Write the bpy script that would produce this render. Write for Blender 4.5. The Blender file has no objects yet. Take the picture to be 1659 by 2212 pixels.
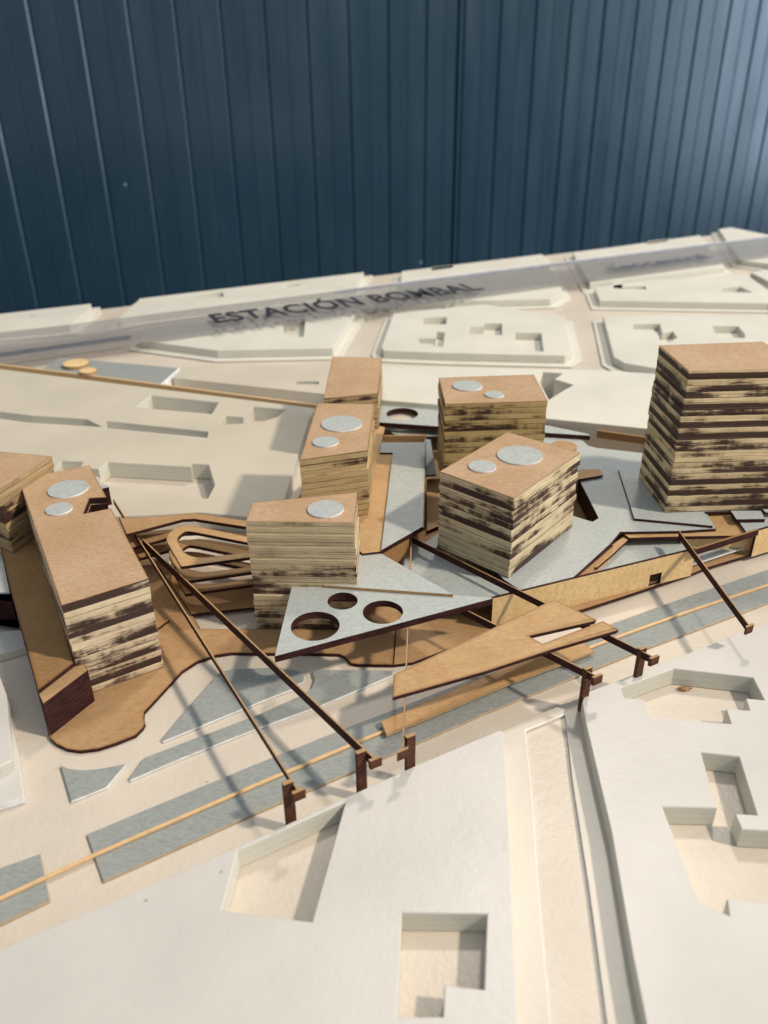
import bpy, bmesh, math, random
from mathutils import Vector, Matrix
from mathutils.geometry import tessellate_polygon
random.seed(7)
scene = bpy.context.scene
COL = scene.collection

# ------------------------------------------------------------------ camera model
F = 1780.0; CX, CY = 829.5, 1106.0; H = 0.215
d = Vector((37.5 / F, -3294.0 / F, -1.0)).normalized()
UPC = -d
fw = Vector((0, 0, -1)); YC = (fw - UPC * fw.dot(UPC)).normalized()
XC = YC.cross(UPC)
R = Matrix((XC, YC, UPC))
CAM = Vector((0, 0, H))

def ray(px, py):
    return R @ Vector(((px - CX) / F, -(py - CY) / F, -1.0))

def at(p, z):
    """where the line of sight through a measured point meets the level z"""
    r = ray(*p)
    t = (z - H) / r.z
    return (r.x * t, r.y * t)

def height_over(base, zb, top):
    x, y = at(base, zb); D = math.hypot(x, y)
    r = ray(*top)
    return H + D * r.z / math.hypot(r.x, r.y)

# ------------------------------------------------------------------ materials
def newmat(name):
    m = bpy.data.materials.new(name); m.use_nodes = True
    nt = m.node_tree; b = nt.nodes['Principled BSDF']
    return m, nt, b

def N(nt, t, **kw):
    n = nt.nodes.new(t)
    for k, v in kw.items():
        if k in n.inputs: n.inputs[k].default_value = v
        else: setattr(n, k, v)
    return n

def ramp(nt, stops, interp='LINEAR'):
    n = nt.nodes.new('ShaderNodeValToRGB'); cr = n.color_ramp; cr.interpolation = interp
    while len(cr.elements) > 1: cr.elements.remove(cr.elements[-1])
    cr.elements[0].position = stops[0][0]; cr.elements[0].color = (*stops[0][1], 1)
    for p, c in stops[1:]:
        e = cr.elements.new(p); e.color = (*c, 1)
    return n

def mixc(nt, fac, a, b, blend='MIX'):
    n = nt.nodes.new('ShaderNodeMix'); n.data_type = 'RGBA'; n.blend_type = blend
    for s, v in ((0, fac), (6, a), (7, b)):
        if hasattr(v, 'default_value') or hasattr(v, 'links'): nt.links.new(v, n.inputs[s])
        elif s == 0: n.inputs[0].default_value = v
        else: n.inputs[s].default_value = (*v, 1)
    return n.outputs[2]

def math_n(nt, op, a, b=None, c=None):
    n = nt.nodes.new('ShaderNodeMath'); n.operation = op
    for i, v in enumerate((a, b, c)):
        if v is None: continue
        if hasattr(v, 'links'): nt.links.new(v, n.inputs[i])
        else: n.inputs[i].default_value = v
    return n.outputs[0]

def coords(nt, scale=(1, 1, 1), loc=(0, 0, 0), rot=(0, 0, 0), kind='Object'):
    t = nt.nodes.new('ShaderNodeTexCoord'); m = nt.nodes.new('ShaderNodeMapping')
    m.inputs['Scale'].default_value = scale; m.inputs['Location'].default_value = loc
    m.inputs['Rotation'].default_value = rot
    nt.links.new(t.outputs[kind], m.inputs['Vector'])
    return m.outputs[0]

def noise(nt, vec, scale, detail=4, rough=.6):
    n = nt.nodes.new('ShaderNodeTexNoise'); n.inputs['Scale'].default_value = scale
    n.inputs['Detail'].default_value = detail; n.inputs['Roughness'].default_value = rough
    nt.links.new(vec, n.inputs['Vector'])
    return n.outputs['Fac']

def bump(nt, b, h, strength, dist):
    n = nt.nodes.new('ShaderNodeBump'); n.inputs['Strength'].default_value = strength
    n.inputs['Distance'].default_value = dist
    nt.links.new(h, n.inputs['Height']); nt.links.new(n.outputs[0], b.inputs['Normal'])

def mat_paint(name, base, var=.05, grain=.16):
    m, nt, b = newmat(name)
    v = coords(nt)
    big = noise(nt, v, 18, 4)
    fine = noise(nt, v, 900, 3)
    dk = tuple(c * (1 - var * 2) for c in base); lt = tuple(min(1, c * (1 + var * .5)) for c in base)
    r = ramp(nt, [(.3, dk), (.65, lt)]); nt.links.new(big, r.inputs[0])
    # specks of sawdust and grime
    vo = nt.nodes.new('ShaderNodeTexVoronoi'); vo.inputs['Scale'].default_value = 75; nt.links.new(v, vo.inputs['Vector'])
    sel = noise(nt, v, 60, 1)
    a = math_n(nt, 'LESS_THAN', vo.outputs['Distance'], .045)
    s = math_n(nt, 'GREATER_THAN', sel, .58)
    f = math_n(nt, 'MULTIPLY', math_n(nt, 'MULTIPLY', a, s), .55)
    c = mixc(nt, f, r.outputs[0], (.30, .20, .13))
    nt.links.new(c, b.inputs['Base Color'])
    b.inputs['Roughness'].default_value = .38
    b.inputs['Specular IOR Level'].default_value = .45
    mid = noise(nt, v, 330, 3)
    hsum = math_n(nt, 'ADD', math_n(nt, 'MULTIPLY', fine, .45), mid)
    bump(nt, b, hsum, grain, .0006)
    return m

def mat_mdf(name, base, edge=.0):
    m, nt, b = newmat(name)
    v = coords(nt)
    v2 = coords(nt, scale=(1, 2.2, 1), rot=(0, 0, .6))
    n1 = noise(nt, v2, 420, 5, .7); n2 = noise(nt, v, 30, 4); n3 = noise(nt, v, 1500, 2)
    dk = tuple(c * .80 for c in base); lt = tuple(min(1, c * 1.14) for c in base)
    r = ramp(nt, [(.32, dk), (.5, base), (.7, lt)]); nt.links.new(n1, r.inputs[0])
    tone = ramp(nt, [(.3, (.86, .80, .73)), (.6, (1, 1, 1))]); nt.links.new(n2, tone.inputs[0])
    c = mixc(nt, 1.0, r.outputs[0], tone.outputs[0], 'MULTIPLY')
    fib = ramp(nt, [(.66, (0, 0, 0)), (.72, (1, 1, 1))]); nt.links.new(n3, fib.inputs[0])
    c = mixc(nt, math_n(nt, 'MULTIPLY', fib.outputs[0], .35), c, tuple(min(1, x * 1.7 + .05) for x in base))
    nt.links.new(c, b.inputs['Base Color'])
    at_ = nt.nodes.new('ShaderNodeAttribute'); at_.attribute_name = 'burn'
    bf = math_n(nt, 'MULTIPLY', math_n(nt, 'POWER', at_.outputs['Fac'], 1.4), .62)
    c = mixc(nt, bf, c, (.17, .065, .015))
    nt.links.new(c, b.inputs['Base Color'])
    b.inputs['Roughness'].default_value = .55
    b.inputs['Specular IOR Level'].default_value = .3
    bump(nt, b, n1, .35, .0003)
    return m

def mat_card(name, base):
    m, nt, b = newmat(name)
    v = coords(nt); v2 = coords(nt, scale=(1, 2.4, 1), rot=(0, 0, -.4))
    n1 = noise(nt, v2, 520, 5, .8); n2 = noise(nt, v, 25, 3)
    dk = tuple(c * .72 for c in base); lt = tuple(min(1, c * 1.2) for c in base)
    r = ramp(nt, [(.3, dk), (.5, base), (.72, lt)]); nt.links.new(n1, r.inputs[0])
    tone = ramp(nt, [(.3, (.95, .955, .95)), (.65, (1, 1, 1))]); nt.links.new(n2, tone.inputs[0])
    c = mixc(nt, 1.0, r.outputs[0], tone.outputs[0], 'MULTIPLY')
    nt.links.new(c, b.inputs['Base Color'])
    b.inputs['Roughness'].default_value = .5; b.inputs['Specular IOR Level'].default_value = .35
    bump(nt, b, n1, .5, .0005)
    return m

def mat_char(name, base=(.035, .012, .011)):
    m, nt, b = newmat(name)
    v = coords(nt, scale=(1, 1, 9))
    n1 = noise(nt, v, 180, 4)
    r = ramp(nt, [(.35, tuple(c * .55 for c in base)), (.7, tuple(c * 2.1 for c in base))]); nt.links.new(n1, r.inputs[0])
    nt.links.new(r.outputs[0], b.inputs['Base Color'])
    b.inputs['Roughness'].default_value = .75; b.inputs['Specular IOR Level'].default_value = .15
    bump(nt, b, n1, .3, .0003)
    return m

LAY = .003
def mat_stack(name, thr, light=(.60, .43, .22), seed=0.0, soft=.10, band=.28):
    """cut edges of glued board layers: pale wood, thin dark joints, scorched bands"""
    m, nt, b = newmat(name)
    t = nt.nodes.new('ShaderNodeTexCoord'); sp = nt.nodes.new('ShaderNodeSeparateXYZ')
    nt.links.new(t.outputs['Object'], sp.inputs[0])
    wob = noise(nt, coords(nt), 90, 3)
    z = math_n(nt, 'ADD', sp.outputs[2], math_n(nt, 'MULTIPLY', math_n(nt, 'SUBTRACT', wob, .5), .0006))
    zl = math_n(nt, 'DIVIDE', z, LAY)
    lay = math_n(nt, 'FLOOR', zl); fr = math_n(nt, 'FRACT', zl)
    # half layers: thinner boards glued in between
    lay2 = lay
    def lnoise(sc, det, layv, k):
        cb = nt.nodes.new('ShaderNodeCombineXYZ')
        nt.links.new(sp.outputs[0], cb.inputs[0]); nt.links.new(sp.outputs[1], cb.inputs[1])
        nt.links.new(math_n(nt, 'MULTIPLY_ADD', layv, k, seed), cb.inputs[2])
        return noise(nt, cb.outputs[0], sc, det)
    A = lnoise(34, 4, lay2, .731)
    wn = nt.nodes.new('ShaderNodeTexWhiteNoise'); wn.noise_dimensions = '1D'
    nt.links.new(math_n(nt, 'ADD', lay2, seed * 3.3), wn.inputs['W'])
    streak = noise(nt, coords(nt, scale=(1, 1, 14)), 110, 5, .75)
    fine = noise(nt, coords(nt, scale=(1, 1, 7)), 300, 5, .75)
    s = math_n(nt, 'ADD', A, math_n(nt, 'MULTIPLY', math_n(nt, 'SUBTRACT', wn.outputs['Value'], .5), band))
    s = math_n(nt, 'ADD', s, math_n(nt, 'MULTIPLY', math_n(nt, 'SUBTRACT', streak, .5), .46))
    s = math_n(nt, 'ADD', s, math_n(nt, 'MULTIPLY', math_n(nt, 'SUBTRACT', fine, .5), .30))
    smear = noise(nt, coords(nt, scale=(1, 1, .12)), 210, 3, .6)
    s = math_n(nt, 'ADD', s, math_n(nt, 'MULTIPLY', math_n(nt, 'SUBTRACT', smear, .5), .15))
    # scorch creeps in from the joints of each board
    edge = math_n(nt, 'ABSOLUTE', math_n(nt, 'SUBTRACT', fr, .35))
    s = math_n(nt, 'SUBTRACT', s, math_n(nt, 'MULTIPLY', edge, .16))
    cm = nt.nodes.new('ShaderNodeMapRange'); thr -= .055; cm.inputs[1].default_value = thr; cm.inputs[2].default_value = thr + soft
    nt.links.new(s, cm.inputs[0])
    lightr = ramp(nt, [(.25, tuple(c * .68 for c in light)), (.5, light), (.75, tuple(min(1, c * 1.22) for c in light))])
    nt.links.new(streak, lightr.inputs[0])
    warm = ramp(nt, [(0, (.82, .80, .74)), (1, (1, 1, 1))]); nt.links.new(wn.outputs['Value'], warm.inputs[0])
    lc = mixc(nt, 1.0, lightr.outputs[0], warm.outputs[0], 'MULTIPLY')
    # brown halo round the scorch, then the near-black scorch itself
    halo = nt.nodes.new('ShaderNodeMapRange'); halo.inputs[1].default_value = thr - .12; halo.inputs[2].default_value = thr + .06
    nt.links.new(s, halo.inputs[0])
    c = mixc(nt, math_n(nt, 'MULTIPLY', halo.outputs[0], .42), lc, (.20, .095, .035))
    c = mixc(nt, math_n(nt, 'MULTIPLY', cm.outputs[0], .95), c, (.035, .014, .013))
    wid = math_n(nt, 'MULTIPLY', lnoise(60, 2, lay, .4), .17)
    joint = math_n(nt, 'LESS_THAN', fr, wid)
    fr2 = math_n(nt, 'FRACT', math_n(nt, 'MULTIPLY', zl, 2.0))
    j2 = math_n(nt, 'MULTIPLY', math_n(nt, 'LESS_THAN', fr2, math_n(nt, 'MULTIPLY', wid, 1.1)), math_n(nt, 'GREATER_THAN', wn.outputs['Value'], .70))
    c = mixc(nt, math_n(nt, 'MULTIPLY', math_n(nt, 'MAXIMUM', joint, j2), math_n(nt, 'MULTIPLY_ADD', wn.outputs['Value'], .45, .55)), c, (.05, .025, .015))
    nt.links.new(c, b.inputs['Base Color'])
    b.inputs['Roughness'].default_value = .6; b.inputs['Specular IOR Level'].default_value = .25
    hgt = math_n(nt, 'SUBTRACT', math_n(nt, 'ADD', streak, fine), math_n(nt, 'MULTIPLY', joint, 1.5))
    bump(nt, b, hgt, .6, .0003)
    return m

def mat_plain(name, base, rough=.5, spec=.4):
    m, nt, b = newmat(name)
    v = coords(nt); n = noise(nt, v, 200, 3)
    r = ramp(nt, [(.3, tuple(c * .8 for c in base)), (.7, tuple(min(1, c * 1.15) for c in base))]); nt.links.new(n, r.inputs[0])
    nt.links.new(r.outputs[0], b.inputs['Base Color'])
    b.inputs['Roughness'].default_value = rough; b.inputs['Specular IOR Level'].default_value = spec
    return m

def mat_stick(name, base, ang):
    m, nt, b = newmat(name)
    v = coords(nt, rot=(0, 0, ang))
    n1 = noise(nt, v, 500, 4)
    r = ramp(nt, [(.3, tuple(c * .88 for c in base)), (.7, tuple(min(1, c * 1.1) for c in base))]); nt.links.new(n1, r.inputs[0])
    nt.links.new(r.outputs[0], b.inputs['Base Color']); b.inputs['Roughness'].default_value = .5
    return m

def mat_wall():
    m, nt, b = newmat('blue_metal')
    v = coords(nt); n = noise(nt, v, 6, 4)
    r = ramp(nt, [(.3, (.010, .034, .056)), (.7, (.014, .042, .068))]); nt.links.new(n, r.inputs[0])
    vo = nt.nodes.new('ShaderNodeTexVoronoi'); vo.inputs['Scale'].default_value = 7; nt.links.new(v, vo.inputs['Vector'])
    dot = math_n(nt, 'LESS_THAN', vo.outputs['Distance'], .022)
    c = mixc(nt, math_n(nt, 'MULTIPLY', dot, .6), r.outputs[0], (.35, .42, .5))
    nt.links.new(c, b.inputs['Base Color'])
    rr = ramp(nt, [(.3, (.22,) * 3), (.7, (.36,) * 3)]); nt.links.new(noise(nt, coords(nt, scale=(1, 1, .12)), 22, 5), rr.inputs[0])
    nt.links.new(rr.outputs[0], b.inputs['Roughness'])
    b.inputs['Metallic'].default_value = .0; b.inputs['Specular IOR Level'].default_value = .8
    return m

def mat_acrylic():
    m, nt, b = newmat('clear_acrylic')
    out = nt.nodes['Material Output']
    tr = nt.nodes.new('ShaderNodeBsdfTransparent'); tr.inputs[0].default_value = (.93, .93, .94, 1)
    df = nt.nodes.new('ShaderNodeBsdfDiffuse'); df.inputs[0].default_value = (.36, .355, .35, 1)
    gl = nt.nodes.new('ShaderNodeBsdfGlossy'); gl.inputs['Roughness'].default_value = .12
    n = noise(nt, coords(nt, scale=(3, 3, 1)), 9, 4)
    f = math_n(nt, 'MULTIPLY_ADD', n, .12, .17)
    mx = nt.nodes.new('ShaderNodeMixShader'); nt.links.new(f, mx.inputs[0])
    nt.links.new(tr.outputs[0], mx.inputs[1]); nt.links.new(df.outputs[0], mx.inputs[2])
    m2 = nt.nodes.new('ShaderNodeMixShader'); m2.inputs[0].default_value = .10
    nt.links.new(mx.outputs[0], m2.inputs[1]); nt.links.new(gl.outputs[0], m2.inputs[2])
    nt.links.new(m2.outputs[0], out.inputs['Surface'])
    return m

M = {}
M['white'] = mat_paint('white_sprayed_board', (.575, .545, .50))
M['ground'] = mat_paint('cream_ground_board', (.60, .525, .435), .05, .35)
M['road'] = mat_paint('cream_road_board', (.60, .545, .46), .04, .14)
M['side'] = mat_paint('cream_cut_edge', (.62, .605, .53), .03, .1)
_nt = M['side'].node_tree; _b = _nt.nodes['Principled BSDF']; _src = _b.inputs['Base Color'].links[0].from_socket
_t = _nt.nodes.new('ShaderNodeTexCoord'); _s = _nt.nodes.new('ShaderNodeSeparateXYZ'); _nt.links.new(_t.outputs['Object'], _s.inputs[0])
_w = noise(_nt, _t.outputs['Object'], 60, 2)
_f = math_n(_nt, 'FRACT', math_n(_nt, 'DIVIDE', math_n(_nt, 'MULTIPLY_ADD', _w, .0003, _s.outputs[2]), .0026))
_nt.links.new(mixc(_nt, math_n(_nt, 'MULTIPLY', math_n(_nt, 'LESS_THAN', _f, .07), .38), _src, (.25, .20, .15)), _b.inputs['Base Color'])
M['cream'] = mat_paint('cream_board', (.67, .635, .55))  # far blocks and their pavements: yellower base tone than the near blocks
M['cream_deep'] = mat_paint('warm_cream_board', (.58, .52, .415))  # deeper yellow base tone for the two slightly taller left blocks
M['rim'] = mat_plain('white_painted_edge', (.80, .80, .80), .35)
M['mdf'] = mat_mdf('mdf_face', (.42, .26, .13))
M['mdf_top'] = mat_mdf('mdf_roof', (.47, .315, .19))
M['mdf_light'] = mat_mdf('mdf_face_light', (.49, .31, .15))
M['mdf_gold'] = mat_mdf('mdf_face_golden', (.76, .55, .28))
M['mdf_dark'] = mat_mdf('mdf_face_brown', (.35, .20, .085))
M['char'] = mat_char('scorched_edge')
M['char_brown'] = mat_char('brown_scorched_edge', (.075, .030, .018))
M['card'] = mat_card('grey_card', (.42, .44, .42))
M['card_dark'] = mat_card('grey_card_road', (.29, .305, .29))
M['card_side'] = mat_plain('card_edge_tan', (.42, .30, .17))
M['stick'] = mat_stick('pale_timber', (.66, .43, .22), .35)
M['wall'] = mat_wall()
M['acrylic'] = mat_acrylic()
M['ink'] = mat_plain('dark_ink', (.025, .03, .04), .5, .2)
M['ink_pale'] = mat_plain('grey_ink', (.10, .11, .14), .4)
M['table'] = mat_plain('table_white', (.5, .5, .5))
M['floor'] = mat_plain('dark_floor', (.03, .035, .04), .6)
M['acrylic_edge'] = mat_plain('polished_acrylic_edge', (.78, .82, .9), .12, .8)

# ------------------------------------------------------------------ mesh helpers
def tag(o, label=None, cat=None, group=None, kind=None):
    if label: o['label'] = label
    if cat: o['category'] = cat
    if group: o['group'] = group
    if kind: o['kind'] = kind
    return o

def empty(name, loc):
    o = bpy.data.objects.new(name, None); COL.objects.link(o); o.location = loc
    o.empty_display_size = .01
    return o

def area2(l): return sum(l[i][0] * l[(i + 1) % len(l)][1] - l[(i + 1) % len(l)][0] * l[i][1] for i in range(len(l)))

def inset(l, d):
    """move a loop to its left by d (outline: inward, hole: outward from the hole)"""
    n = len(l); out = []
    for i in range(n):
        p0, p1, p2 = Vector(l[i - 1]), Vector(l[i]), Vector(l[(i + 1) % n])
        e1 = (p1 - p0); e2 = (p2 - p1)
        if e1.length < 1e-9 or e2.length < 1e-9: out.append(tuple(p1)); continue
        e1.normalize(); e2.normalize()
        n1 = Vector((-e1.y, e1.x)); n2 = Vector((-e2.y, e2.x)); k = n1 + n2
        k = k / max(.16, k.dot(n1)) if k.length > 1e-6 else n1
        out.append(tuple(p1 + k * d))
    return out

def prism(bm, loops, z0, z1, mt=0, ms=1, ztop=None, bev=0, halo=0):
    """closed slab between two levels; first loop is the outline, the others are holes"""
    burn = bm.verts.layers.float.get('burn') or bm.verts.layers.float.new('burn')
    loops = [list(l) if (area2(l) > 0) == (k == 0) else list(reversed(l)) for k, l in enumerate(loops)]
    clean = []
    for l in loops:
        c_ = [p for k, p in enumerate(l) if (Vector(p) - Vector(l[k - 1])).length > 1e-6]
        clean.append(c_)
    loops = clean
    rim = None
    if bev:
        bev = min(bev, (z1 - z0) * .45)
        rim = []
        for l in loops:
            for (x, y) in l: rim.append(bm.verts.new((x, y, z1 - bev)))
        base = loops
        loops = [inset(l, bev) for l in loops]
    if halo:
        # top face = scorched ring along every cut edge + inner field
        ring_o = [[bm.verts.new((x, y, z1)) for x, y in l] for l in loops]
        il = [inset(l, halo) for l in loops]
        ring_i = [[bm.verts.new((x, y, z1)) for x, y in l] for l in il]
        for ro, ri in zip(ring_o, ring_i):
            for v in ro: v[burn] = 1.0
            for v in ri: v[burn] = 0.0
            n = len(ro)
            for k in range(n):
                q = (k + 1) % n
                f = bm.faces.new((ro[k], ro[q], ri[q], ri[k])); f.material_index = mt
        flat_i = [p for l in il for p in l]; vi = [v for l in ring_i for v in l]
        for a, b_, c in tessellate_polygon([[Vector((x, y, 0)) for x, y in l] for l in il]):
            pa, pb, pc = flat_i[a], flat_i[b_], flat_i[c]
            cr = (pb[0] - pa[0]) * (pc[1] - pa[1]) - (pb[1] - pa[1]) * (pc[0] - pa[0])
            if abs(cr) < 1e-12: continue
            if cr < 0: b_, c = c, b_
            try: bm.faces.new((vi[a], vi[b_], vi[c])).material_index = mt
            except ValueError: pass
    vs3 = [[Vector((x, y, 0)) for x, y in l] for l in loops]
    tris = tessellate_polygon(vs3)
    top, bot = [], []
    for li, l in enumerate(loops):
        for pi_, (x, y) in enumerate(l):
            if rim is not None:
                bx, by = base[li][pi_]
                top.append(bm.verts.new((x, y, z1))); bot.append(bm.verts.new((bx, by, z0))); continue
            zt = z1 if ztop is None else ztop(x, y)
            top.append(bm.verts.new((x, y, zt))); bot.append(bm.verts.new((x, y, z0)))
    flat = [p for l in loops for p in l]
    for a, b_, c in tris:
        pa, pb, pc = flat[a], flat[b_], flat[c]
        cr = (pb[0] - pa[0]) * (pc[1] - pa[1]) - (pb[1] - pa[1]) * (pc[0] - pa[0])
        if abs(cr) < 1e-12: continue
        if cr < 0: b_, c = c, b_
        try:
            if not halo: f = bm.faces.new((top[a], top[b_], top[c])); f.material_index = mt
            f = bm.faces.new((bot[a], bot[c], bot[b_])); f.material_index = mt
        except ValueError: pass
    i = 0
    for l in loops:
        n = len(l)
        for k in range(n):
            a, b_ = i + k, i + (k + 1) % n
            if rim is None:
                f = bm.faces.new((bot[a], bot[b_], top[b_], top[a])); f.material_index = ms
            else:
                f = bm.faces.new((bot[a], bot[b_], rim[b_], rim[a])); f.material_index = ms
                f = bm.faces.new((rim[a], rim[b_], top[b_], top[a])); f.material_index = mt if bev >= .00025 else ms
        i += n

def link(name, bm, mats, parent=None, origin=(0, 0, 0), bev=0):
    for v in bm.verts: v.co -= Vector(origin)
    me = bpy.data.meshes.new(name); bm.to_mesh(me); bm.free()
    for m in mats: me.materials.append(m)
    o = bpy.data.objects.new(name, me); COL.objects.link(o)
    if parent is not None:
        o.parent = parent; o.location = Vector(origin) - parent.location
    else: o.location = origin
    if bev:
        md = o.modifiers.new('edge', 'BEVEL'); md.width = bev; md.segments = 2
        md.limit_method = 'ANGLE'; md.angle_limit = math.radians(40)
        md.harden_normals = False
    return o

def fillet(pts, rad, seg=6):
    out = []; n = len(pts)
    for i in range(n):
        r = rad[i] if isinstance(rad, (list, tuple)) else rad
        p = Vector(pts[i]); a = Vector(pts[i - 1]); b_ = Vector(pts[(i + 1) % n])
        if r <= 0: out.append(tuple(p)); continue
        u = (a - p); w = (b_ - p); lu, lw = u.length, w.length; u.normalize(); w.normalize()
        t = min(r, lu * .48, lw * .48)
        s = p + u * t; e = p + w * t
        for k in range(seg + 1):
            q = k / seg
            c = s * (1 - q) ** 2 + p * 2 * q * (1 - q) + e * q * q
            out.append((c.x, c.y))
    return out

def offset(pts, dd):
    pts = pts if area2(pts) > 0 else list(reversed(pts))
    n = len(pts); out = []
    for i in range(n):
        p0, p1, p2 = Vector(pts[i - 1]), Vector(pts[i]), Vector(pts[(i + 1) % n])
        e1 = (p1 - p0).normalized(); e2 = (p2 - p1).normalized()
        n1 = Vector((e1.y, -e1.x)); n2 = Vector((e2.y, -e2.x))
        k = n1 + n2; k = k / max(.35, k.dot(n1)) if k.length > 1e-6 else n1
        out.append(tuple(p1 + k * dd))
    return out

def W(px, z): return [at(p, z) for p in px]

HALO = {'wing_plate': .0016, 'outer_band': .0008, 'upper_board': .0014, 'platform_strip': .0007}
def slab(name, px, z, th, mt, ms, holes=(), parent=None, label=None, cat=None, group=None, kind=None, bev=0, rad=0, hole_rad=0, discs=(), world=None, ang=None, halo=None):
    loops = [fillet(W(px, z), rad) if rad else W(px, z)] if world is None else [world]
    for h in holes: loops.append(fillet(W(h, z), hole_rad) if hole_rad else W(h, z))
    for (c, rx) in discs:
        loops.append(circle(c, rx, z))
    cx = sum(p[0] for p in loops[0]) / len(loops[0]); cy = sum(p[1] for p in loops[0]) / len(loops[0])
    bm = bmesh.new(); halo = HALO.get(name, 0) if halo is None else halo
    prism(bm, loops, z - th, z, bev=bev, halo=halo)
    o = link(name, bm, [mt, ms], parent, (cx, cy, z - th))
    tag(o, label, cat, group, kind)
    return o

def depth_at(p, z):
    x, y = at(p, z); return -(R.transposed() @ (Vector((x, y, z)) - CAM)).z

def circle(c, rx, z, n=48):
    r = rx / F * depth_at(c, z); x, y = at(c, z)
    return [(x + r * math.cos(2 * math.pi * k / n), y + r * math.sin(2 * math.pi * k / n)) for k in range(n)]

# ------------------------------------------------------------------ directions in the model
A0, A1 = Vector(at((0, 677), .008)), Vector(at((1579, 491), .008))
U = (A1 - A0).normalized(); V = Vector((U.y, -U.x))          # along the far edge, and towards the viewer
if V.y > 0: V = -V
RC = (Vector(at((1659, 1230), 0)) - Vector(at((187, 1802), 0))).normalized()   # rail corridor

# ------------------------------------------------------------------ ground, table, wall
c0, c1 = A1 - U * 2.2, A1
gl = [tuple(c0), tuple(c1), tuple(c1 + V * 1.75), tuple(c0 + V * 1.75)]
bm = bmesh.new(); prism(bm, [gl], -.012, 0)
g = link('ground', bm, [M['ground'], M['rim']], None, (0, 0, -.012)); tag(g, kind='structure')
bm = bmesh.new(); prism(bm, [offset(gl, .002)], -.045, -.0125)
t = empty('display_table', (0, .3, -.78)); tag(t, 'pale table carrying the whole laser-cut city model', 'table')
link('table_top', bm, [M['table'], M['table']], t, (0, 0, -.045))
for (a, b_) in ((.15, .15), (2.05, .15), (.15, 1.6), (2.05, 1.6)):
    p = c1 - U * a + V * b_
    bm = bmesh.new(); prism(bm, [[(p.x - .03, p.y - .03), (p.x + .03, p.y - .03), (p.x + .03, p.y + .03), (p.x - .03, p.y + .03)]], -.78, -.046)
    link('leg', bm, [M['table'], M['table']], t, (p.x, p.y, -.78))
bm = bmesh.new(); prism(bm, [[(-4, -3), (4, -3), (4, 5), (-4, 5)]], -.80, -.781)
tag(link('floor', bm, [M['floor'], M['floor']]), kind='structure')

# corrugated wall
yaw = math.radians(69.9); WD = Vector((math.sin(yaw), math.cos(yaw))); WN = Vector((WD.y, -WD.x))
if WN.y > 0: WN = -WN
WDIST = 1.75
def wall_s(p):
    r = ray(*p); hdir = Vector((r.x, r.y)); k = WDIST / -(hdir.dot(WN)); return (hdir * k).dot(WD)
xs = [57, 168, 277, 380, 481, 574, 668, 757, 842, 922]
ss = [wall_s((x, 0)) for x in xs]
per = (ss[-1] - ss[0]) / 9; s0 = ss[0]
print('wall period', per, [round(b_ - a, 4) for a, b_ in zip(ss, ss[1:])])
seam = wall_s((992, 0))
def wall_panel(name, sa, sb, label):
    prof = []
    k = math.floor((sa - s0) / per)
    while s0 + k * per < sb:
        s = s0 + k * per
        prof += [(s - .0036, 0), (s, -.0022), (s + .0024, -.0036), (s + .0031, 0.0), (s + per * .5 - .0010, .0), (s + per * .5, -.0009), (s + per * .5 + .0022, 0)]
        k += 1
    prof = [q for q in prof if sa < q[0] < sb]
    prof = [(sa, -.02), (sa, -.0), *prof, (sb, -.0), (sb, -.02)]
    bm = bmesh.new(); rows = []
    for z in (-.80, 2.4):
        row = []
        for s, h in prof:
            p = WD * s - WN * (WDIST - h); row.append(bm.verts.new((p.x, p.y, z)))
        rows.append(row)
    for i in range(len(prof) - 1):
        bm.faces.new((rows[0][i], rows[0][i + 1], rows[1][i + 1], rows[1][i]))
    # back sheet to give the panel a thickness
    bk = []
    for z in (-.80, 2.4):
        for s in (sa, sb):
            p = WD * s - WN * (WDIST + .05); bk.append(bm.verts.new((p.x, p.y, z)))
    bm.faces.new((bk[1], bk[0], bk[2], bk[3]))
    bm.faces.new((bk[0], rows[0][0], rows[1][0], bk[2])); bm.faces.new((rows[0][-1], bk[1], bk[3], rows[1][-1]))
    bm.faces.new((rows[1][0], *rows[1][1:], bk[3], bk[2]))
    bmesh.ops.recalc_face_normals(bm, faces=bm.faces)
    p = WD * ((sa + sb) / 2) - WN * WDIST
    o = link(name, bm, [M['wall']], None, (p.x, p.y, -.8))
    tag(o, label, 'wall'); return o
wall_panel('metal_wall', -3.2, seam - .003, 'dark blue ribbed metal wall panel left of the seam')
wall_panel('metal_wall', seam + .003, 4.5, 'dark blue ribbed metal wall panel right of the seam')

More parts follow.
